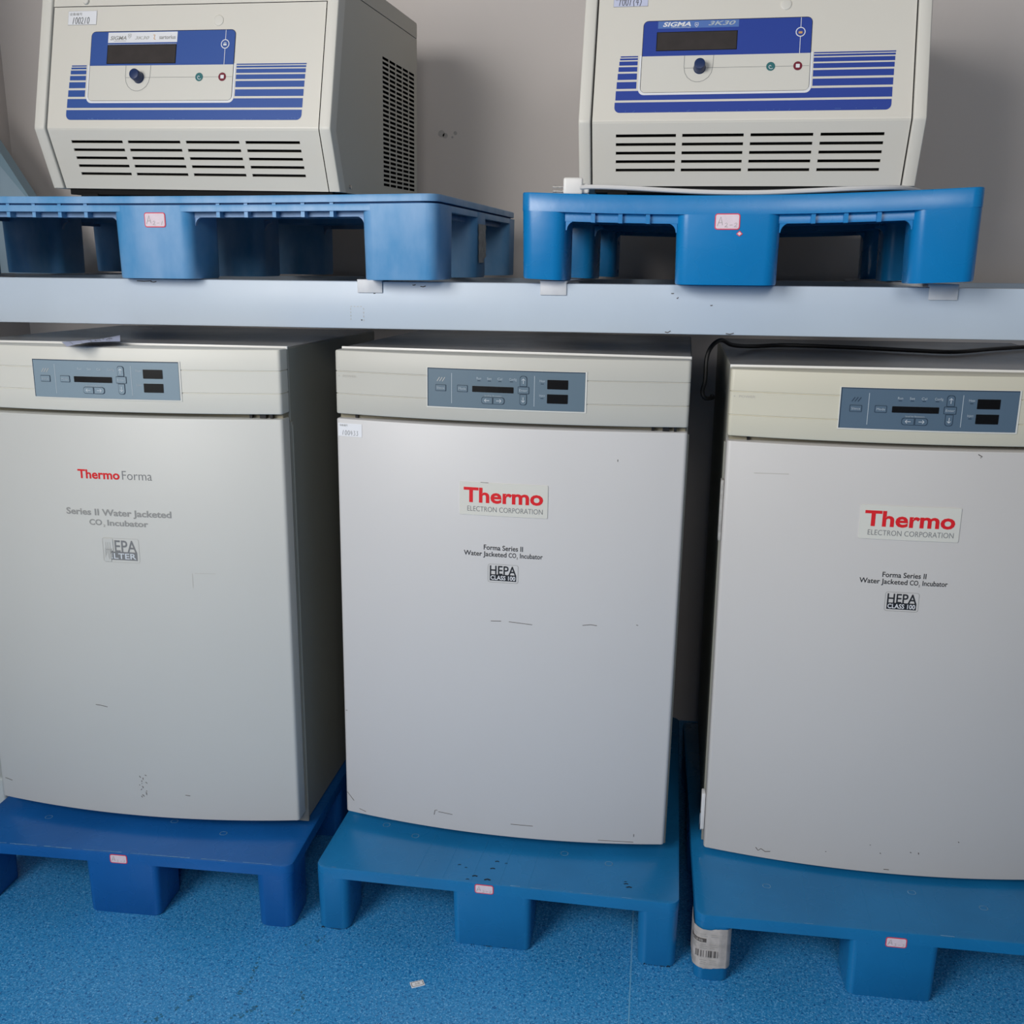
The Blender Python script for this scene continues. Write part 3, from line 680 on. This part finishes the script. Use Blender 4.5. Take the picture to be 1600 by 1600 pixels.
# ------------------------------------------------------------------ centrifuges
WC, HK, VB, SL, DC = .6286, .1122, .0461, .2593, .585
fv = lambda z: VB*(1-z/HK) if z < HK else SL*(z-HK)
nU = (1/math.hypot(1, SL), SL/math.hypot(1, SL)); nL = (1/math.hypot(1, VB/HK), -VB/HK/math.hypot(1, VB/HK))
def centrifuge(loc, rot, label, kind, foot):
    root = thing('centrifuge', label, 'centrifuge', loc, rot, 'benchtop centrifuges on the rack')
    REC = .0055
    FU = lambda u, z, h: (u, fv(z)+REC-h*nU[0], z+h*nU[1])
    FLo = lambda u, z, h: (u, VB*(1-z/HK)+REC-h*nL[0], z+h*nL[1])
    SH = .023; ZS = .3738; ZTOP = .4085
    # side shells: bent frames running round the front edges
    for x0, x1 in ((0, SH), (WC-SH, WC)):
        b = MB()
        P = [(fv(0), 0), (fv(HK-.004), HK-.004), (.0002, HK), (fv(HK+.004), HK+.004), (fv(ZTOP), ZTOP), (fv(ZTOP)+.035, ZTOP), (.0315, HK), (fv(0)+.033, 0)]
        e = .0025
        R = []
        for x, i in ((x0, e), (x0+e*.4, e*.3), (x0+e, 0), (x1-e, 0), (x1-e*.4, e*.3), (x1, e)):
            R.append([(x, v+(i if k <= 4 else 0), z) for k, (v, z) in enumerate(P)])
        b.rings(R, 'beige_shell'); b.build('side_frame', root)
    # housing with real vent openings on its right side
    b = MB(); xs = WC-.0012
    vs = [.034]; v0, pv, sv = .3235, .0490, .0415
    for k in range(5): vs += [v0+k*pv, v0+k*pv+sv]
    vs.append(DC); zz = [0]; z0, pz, sz = .0270, .00965, .0056
    for k in range(28): zz += [z0+k*pz, z0+k*pz+sz]
    zz.append(ZS)
    FSd = lambda v, z, h: (xs+h, v, z)
    # left of the slots follows the front bend
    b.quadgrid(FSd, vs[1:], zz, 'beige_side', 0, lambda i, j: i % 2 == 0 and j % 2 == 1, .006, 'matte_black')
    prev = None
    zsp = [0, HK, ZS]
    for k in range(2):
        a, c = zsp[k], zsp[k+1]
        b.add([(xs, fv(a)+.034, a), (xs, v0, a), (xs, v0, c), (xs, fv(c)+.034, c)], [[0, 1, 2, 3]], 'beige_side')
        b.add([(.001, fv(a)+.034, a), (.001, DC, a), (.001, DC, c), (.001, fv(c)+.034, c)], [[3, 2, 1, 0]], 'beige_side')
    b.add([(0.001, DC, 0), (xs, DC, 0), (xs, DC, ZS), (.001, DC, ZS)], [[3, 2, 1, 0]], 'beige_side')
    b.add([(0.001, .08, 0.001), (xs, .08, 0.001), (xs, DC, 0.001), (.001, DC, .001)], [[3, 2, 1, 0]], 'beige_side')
    b.box(.03, WC-.012, .30, DC-.005, .01, ZS-.01, 'matte_black')
    b.build('housing', root, smooth=0)
    for v, z in ((.095, .028),) if kind == 'L' else ():
        b = MB(); b.cyl(lambda x, z_, h: (xs+h, x, z_), v+.010, .012, .004, 0, .003, 'chrome', 12, .0006); b.build('screw', root)
    # lid
    b = MB(); 
    P = [(fv(.3475)+.002, .3475), (fv(ZTOP+.02)+.004, ZTOP+.02), (fv(ZTOP+.02)+.02, ZTOP+.028), (DC-.01, ZTOP), (DC, ZTOP-.006), (DC, ZS+.0015), (.13, ZS+.0015), (.13, .3475)]
    P = [(fv(.3475)+REC, .3475), (fv(ZTOP)+REC, ZTOP), (DC-.004, ZTOP), (DC, ZTOP-.004), (DC, ZS+.0015), (.125, ZS+.0015), (.125, .3475)]
    b.rings([[(SH+.0015, v, z) for v, z in P], [(WC-SH-.0015, v, z) for v, z in P]], 'beige')
    P2 = [(fv(ZTOP)+.037, ZTOP), (DC-.004, ZTOP), (DC, ZTOP-.004), (DC, ZS+.0015), (fv(ZTOP)+.037, ZS+.0015)]
    for x0, x1 in ((.0008, SH+.002), (WC-SH-.002, WC-.0008)): b.rings([[(x0, v, z) for v, z in P2], [(x1, v, z) for v, z in P2]], 'beige_side')
    if kind == 'L': b.cyl(FU, .096, .3560, .0065, 0, .005, 'beige_shell', 16)
    b.build('lid', root)
    b = MB(); b.box(.012, WC-.012, .11, DC-.012, ZS-.002, ZS+.003, 'matte_black'); b.build('lid_seal', root)
    # front panel: upper face, bend and lower face with 20 open slots
    b = MB(); x0, x1 = SH+.0030, WC-SH-.0030
    us = [x0]
    for a, c in ((.0712, .1845), (.1962, .3095), (.3220, .4350), (.4480, .5605)): us += [a, c]
    us.append(x1); zl = [.0]
    for k in range(5): z = .0285+k*.01485; zl += [z-.0026, z+.0026]
    zl.append(HK-.003)
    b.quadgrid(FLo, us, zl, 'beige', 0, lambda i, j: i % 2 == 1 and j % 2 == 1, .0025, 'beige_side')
    Pb = [FLo(0, HK-.003, 0)[1:], FLo(0, HK-.001, -.0004)[1:], (REC+.0004, HK), FU(0, HK+.001, -.0004)[1:], FU(0, HK+.003, 0)[1:]]
    for k in range(4): b.add([(x0, *Pb[k]), (x1, *Pb[k]), (x1, *Pb[k+1]), (x0, *Pb[k+1])], [[0, 1, 2, 3]], 'beige')
    b.rect(FU, x0, x1, HK+.003, .3460, 'beige', 0)
    # panel edge returns, bottom lip
    b.add([FLo(x0, 0, 0), FLo(x1, 0, 0), FLo(x1, 0, -.02), FLo(x0, 0, -.02)], [[3, 2, 1, 0]], 'beige')
    b.add([FU(x0, .3460, 0), FU(x1, .3460, 0), FU(x1, .3460, -.01), FU(x0, .3460, -.01)], [[0, 1, 2, 3]], 'matte_black')
    # printed blue stripes
    RB = 'royal' if kind == 'L' else 'royal_r'; h = .0003
    bands = [(0, 4), (7, 13), (17, 30), (35, 50), (56, 76), (83, 105), (112, 142), (149, 182)]
    for i, (p, q) in enumerate(bands):
        zt, zb = .2335-p*.000578, .2335-q*.000578
        xl, xr = .0725-.0000*i, .5705-.0005*i
        xl = .0728-.0009*i; 
        if i < 6: b.rect(FU, xl, .1055, zb, zt, RB, h); b.rect(FU, .4268, xr, zb, zt, RB, h)
        elif i == 6: b.rect(FU, xl, xr, zb, zt, RB, h)
        else: b.rrect(FU, xl, xr, zb, zt, .010, RB, h, 3, (1, 1, 0, 0))
    rr = random.Random(11 if kind == 'L' else 13)
    for k in range(22): x = rr.uniform(.08, .56); b.stroke(FU, [(x, .1285+rr.random()*.004), (x+rr.uniform(.001, .006), .1285+rr.random()*.004)], .0006, 'royal_pale', .0006)
    # lock cap and asset sticker
    fp = b.build('front_panel', root, smooth=0)
    b = MB(); b.box(.03, WC-.03, .050, .060, .008, HK, 'matte_black'); b.build('baffle', root)
    for j in (): pass
    b = MB(); zc = .3150 if kind == 'L' else .3215
    uc = .3834 if kind == 'L' else .3724
    R = []
    for hh, r in ((0, .0102), (.0008, .0102), (.0014, .0096), (.0018, .008)): R.append([FU(uc+r*math.cos(2*math.pi*i/28), zc+r*math.sin(2*math.pi*i/28), hh) for i in range(28)])
    b.rings(R, 'beige_shell'); b.build('plug_cap', fp)
    b = MB(); lx0, lz0, lx1, lz1 = (.0580, .3112, .1212, .3382) if kind == 'L' else (.0534, .3255, .1186, .3500-.004)
    b.rect(FU, lx0, lx1, lz0, lz1, 'ink_mid', .0005); b.rect(FU, lx0+.0005, lx1-.0005, lz0+.0005, lz1-.0005, 'paper' if kind == 'L' else 'paper_blue', .0008)
    b.text(FU, '设备编号', lx0+.003, lx0+.031, lz1-.009, lz1-.0035, 'ink_mid', .0011)
    handwrite(b, FU, '100210' if kind == 'L' else '1001(4)', lx0+.009, lz0+.002, .0062, .0125, .0011, 'ink', .0011, 1.05)
    b.build('asset_sticker', fp, smooth=0)
    # control panel
    b = MB(); px0, px1, pz0, pz1, dv = .1135, .4205, .1650, .2965, .2318
    b.rrect(FU, px0-.0045, px1+.0045, pz0-.0045, .2340, .011, 'label_white', .0006, 3, (1, 1, 0, 0))
    b.rrect(FU, px0-.0010, px1+.0008, pz0-.0004, pz1+.0012, .0095, 'matte_black', .0009, 3)
    b.rrect(FU, px0, px1, pz0, dv, .008, 'beige_panel', .0013, 3, (1, 1, 0, 0))
    b.rrect(FU, px0, px1, dv, pz1, .008, RB, .0013, 3, (0, 0, 1, 1))
    h = .0016
    b.rect(FU, .4004, .4014, dv, pz1, 'label_white', h); b.disc(FU, .4008, .2700, .0088, 'label_white', h+.0002); b.disc(FU, .4008, .2700, .0072, RB, h+.0004)
    b.rrect(FU, .3972, .4042, .2668, .2708, .001, 'print_white' if kind == 'L' else 'orange', h+.0007, 2)
    if kind == 'L': b.stroke(FU, [(.398, .2725), (.4035, .2725)], .001, 'print_white', h+.0007)
    b.rect(FU, .1930, .4190, .2084, .2090, 'ink_grey', h)
    b.stroke(FU, [(.1925, dv), (.1925, .2110), (.1945, .2000), (.1995, .1915), (.2075, .1855), (.2150, .1832), (.2225, .1832), (.2300, .1855), (.2385, .1915), (.2435, .2000), (.2455, .2110), (.2460, dv)], .0008, 'ink_grey', h)
    b.disc(FU, .3505, .2087, .0080, 'teal', h+.0003, 24)
    sp = [(.3505+.0012*k/2*math.cos(k*.62), .2087+.0012*k/2*math.sin(k*.62)) for k in range(0, 10)]
    b.stroke(FU, sp, .0009, 'label_white', h+.0006)
    b.disc(FU, .3990, .2087, .0080, 'maroon', h+.0003, 24); b.rrect(FU, .3955, .4025, .2054, .2120, .001, 'label_white', h+.0006, 2)
    if kind == 'L':
        b.rect(FU, .1500, .2990, .2752, .2950, 'label_white', h); hh = h+.0003
        b.text(FU, 'SIGMA', .1545, .1900, .2808, .2880, 'ink_mid', hh, .02, .25); b.stroke(FU, [(.163, .2785), (.189, .2785)], .0007, 'ink_mid', hh)
        b.text(FU, '3K30', .2080, .2390, .2812, .2870, 'faded', hh, .015, .3)
        b.stroke(FU, [(.2475, .2890), (.2510, .2890), (.2500, .2850), (.2490, .2820), (.2525, .2805)], .0014, 'orange', hh)
        b.text(FU, 'sartorius', .2605, .2955, .2812, .2885, 'ink_mid', hh, .015); shx, shm = .1965, 'ink_mid'
    else:
        b.rect(FU, .1400, .2890, .2825, .2960, 'royal_pale', h); hh = h+.0003
        b.text(FU, 'SIGMA', .1490, .2010, .2860, .2940, 'label_white', hh, .03, .25); b.text(FU, 'Laboratory Centrifuges', .1650, .2005, .2830, .2852, 'print_white', hh)
        b.text(FU, '3K30', .2330, .2830, .2865, .2940, 'print_faint', hh, .02, .3); shx, shm = .2115, 'label_white'
    b.stroke(FU, [(shx-.003, .2885+.003), (shx+.003, .2885+.003), (shx+.003, .2870), (shx, .2835), (shx-.003, .2870)], .0009, shm, hh, True)
    b.disc(FU, shx, .2882, .0012, shm, hh, 8)
    cp = b.build('control_panel', fp, smooth=0)
    b = MB(); dx = 0 if kind == 'L' else -.011; dz = 0 if kind == 'L' else .006
    b.rect(FU, .1495+dx, .2985+dx, .2350+dz, .2712+dz*.8, 'screen', .0017); b.rect(FU, .1510+dx, .2970+dx, .2360+dz, .2700+dz*.8, 'lcd', .0020)
    if kind == 'L': b.rect(FU, .150, .298, .2716, .2722, 'print_white', .0020)
    disp = b.build('display', fp, smooth=0)
    b = MB(); b.cyl(FU, .2215, .2086, .0115, .0012, .0035, 'navy', 28, .0008)
    R = []
    for hh, r in ((.0030, .0104), (.0190, .0098), (.0200, .0092), (.0203, .0080)):
        R.append([FU(.2215+(r+(.0003 if i % 2 else 0))*math.cos(2*math.pi*i/48), .2086+(r+(.0003 if i % 2 else 0))*math.sin(2*math.pi*i/48), hh) for i in range(48)])
    b.rings(R, 'navy'); b.build('knob', fp)
    # base frame and feet
    b = MB(); b.box(.030, WC-.02, .058, DC-.03, -.012, .001, 'matte_black', .001, 1); b.build('base', root)
    for x in (.075, WC-.095):
        for y in (.075, DC-.09):
            b = MB(); b.box(x-.02, x+.02, y-.02, y+.02, -foot(x, y)+.0022, -.008, 'matte_black', .003); b.build('foot', root)
    return root
centrifuge((-1.2619, 1.9718, 1.4252+.0174*.3), (.0188, .0174, -.05), 'left centrifuge with white brand strip and orange squiggle, vented side visible', 'L', lambda x, y: 1.4304+.0188*y-.0174*x-1.4043-.006*(y+.13))
centrifuge((-.1682, 2.0108, 1.4352+.005*.3), (-.0198, .005, -.0368), 'right centrifuge with all-blue brand strip above its display', 'R', lambda x, y: 1.4367-.0198*y-.005*x-(1.4081+.0042*(x+.08)-.0095*(1-((x+.08-.381)/.381)**2)))

# ------------------------------------------------------------------ small things
# black cable over the right incubator and down the gap
b = MB()
ct = lambda x, y: (x, y, 1.1162+.0131*(y-1.825)+.0033*(x-.134))
b.tube([ct(1.05, 2.30), ct(.836, 2.30), ct(.702, 2.22), ct(.594, 2.13), ct(.525, 2.14), ct(.4, 2.19), ct(.271, 2.22), ct(.20, 2.18), (.150, 2.08, 1.1300), (.122, 2.0, 1.145), (.103, 1.97, 1.135), (.094, 1.96, 1.112), (.093, 1.95, 1.073), (.089, 1.95, 1.050), (.095, 1.95, 1.038), (.110, 1.97, 1.036), (.113, 2.05, 1.03)], .0042, 'cable_black')
tag(b.build('power_cable'), 'black power cable draped over the right incubator top into the gap', 'cable')
# white plug and grey cable on the right pallet
pl = thing('power_plug', 'white three-pin plug lying on right upper pallet beside the centrifuge', 'plug', (-.172, 1.935, 1.4085), (0, 0, .1))
b = MB(); b.box(-.014, .022, -.016, .020, .002, .032, 'plug_white', .004, 3); b.box(.018, .034, -.009, .009, .004, .022, 'plug_white', .004, 3); b.build('plug_body', pl)
for y, z, a in ((-.010, .008, -.02), (-.002, .016, .012), (.010, .009, .01)):
    b = MB(); b.box(-.034, -.012, y-.001, y+.001, z-.002, z+.002, 'chrome', .0004, 1); b.build('pin', pl)
b = MB()
b.tube([(-.148, 1.872, 1.4193), (-.12, 1.853, 1.4188), (-.06, 1.842, 1.4158), (.01, 1.835, 1.4113), (.08, 1.828, 1.4078), (.16, 1.822, 1.4068), (.24, 1.818, 1.4093), (.32, 1.818, 1.4128), (.40, 1.85, 1.4158), (.45, 1.93, 1.4130), (.44, 2.05, 1.4130)], .0040, 'cable_white')
tag(b.build('power_lead'), 'grey-white power lead sagging along the front of the right upper pallet', 'cable')
# paper slip on top of the left incubator
b = MB(); P = [(-1.112, 1.758), (-1.050, 1.675), (-.990, 1.752), (-1.070, 1.895)]
def lerp2(a, c): 
    q = [Vector(p) for p in P]; x = q[0].lerp(q[3], c).lerp(q[1].lerp(q[2], c), a)
    return x
n = 10; V = []
for i in range(n+1):
    for j in range(n+1):
        p = lerp2(i/n, j/n); zz = 1.1345+.006*math.sin(j/n*3.1)*(i/n)-.004*max(0, i/n-.7)+.014*max(0, j/n-.6)**1.2; V.append((p.x, p.y, zz))
V2 = [(x, y, z+.0005) for x, y, z in V]; F = []
for i in range(n):
    for j in range(n): F.append([i*(n+1)+j, (i+1)*(n+1)+j, (i+1)*(n+1)+j+1, i*(n+1)+j+1])
b.add(V2, F, 'paper_blue')
FP2 = lambda a, c, h: (lerp2(a, c).x, lerp2(a, c).y, 1.1350+.006*math.sin(c*3.1)*a-.004*max(0, a-.7)+.014*max(0, c-.6)**1.2+h)
for k in range(5): b.stroke(FP2, [(.05+j*.09, .12+k*.17) for j in range(11)], .006, 'ink_grey', .0006)
for k in range(16): x = random.uniform(.1, .8); y = random.uniform(.4, .9); b.stroke(FP2, [(x, y), (x+.06, y), (x+.12, y)], .03, 'ink_grey', .0008)
tag(b.build('paper_form', smooth=0), 'pale printed paper slip lying on top of the leftmost incubator', 'paper')
# stray label on the floor
b = MB(); fl = Matrix.Rotation(math.radians(28), 3, 'Z')
def FZ(x, y, h):
    p = fl @ Vector((x, y, 0)); return (-.3865+p.x, 1.5290+p.y, .0006+h)
b.box(0, 0, 0, 0, 0, 0, 'paper') if False else None
b.rect(FZ, -.0125, .0125, -.0075, .0075, 'paper', .0004); b.rring(FZ, -.0105, .0105, -.0055, .0055, .002, .0009, 'scuff', .0007)
b.text(FZ, '合格', -.005, .005, -.0025, .0028, 'ink_mid', .0007)
for q in (((-.0125, -.0075), (.0125, -.0075)), ((.0125, -.0075), (.0125, .0075))): b.add([FZ(*q[0], -.0006), FZ(*q[1], -.0006), FZ(*q[1], .0004), FZ(*q[0], .0004)], [[0, 1, 2, 3]], 'paper')
tag(b.build('stray_label', smooth=0), 'small white stray label on the blue floor before the middle pallet', 'label')
# leaning steel panel, far left on the rack
b = MB()
P = [(-1.8300, 2.44), (-1.8300, 2.47)]
def pr(poly, y0, y1, m): b.rings([[(x, y0, z) for x, z in poly], [(x, y1, z) for x, z in poly]], m)
pr([(-1.79, 1.2515), (-1.54, 1.2515), (-1.6325+.019, 1.4180), (-1.7046, 1.5236), (-1.79, 1.645)], 2.50, 2.53, 'steel_panel_face')
pr([(-1.54, 1.2515), (-1.515, 1.2515), (-1.6040, 1.4050), (-1.7002, 1.5596), (-1.79, 1.700), (-1.79, 1.652), (-1.7046, 1.5256), (-1.6155, 1.4180)], 2.495, 2.535, 'steel_panel')
tag(b.build('steel_panel', smooth=0), 'pale blue steel panel with sloping edge standing behind the left upper pallet', 'panel')
b = MB(); b.box(-1.79, -1.425, 1.86, 2.30, 0, .145, 'box_pale', .006, 3)
tag(b.build('floor_box'), 'pale grey low box beside leftmost pallet, cut by the photo edge', 'box')
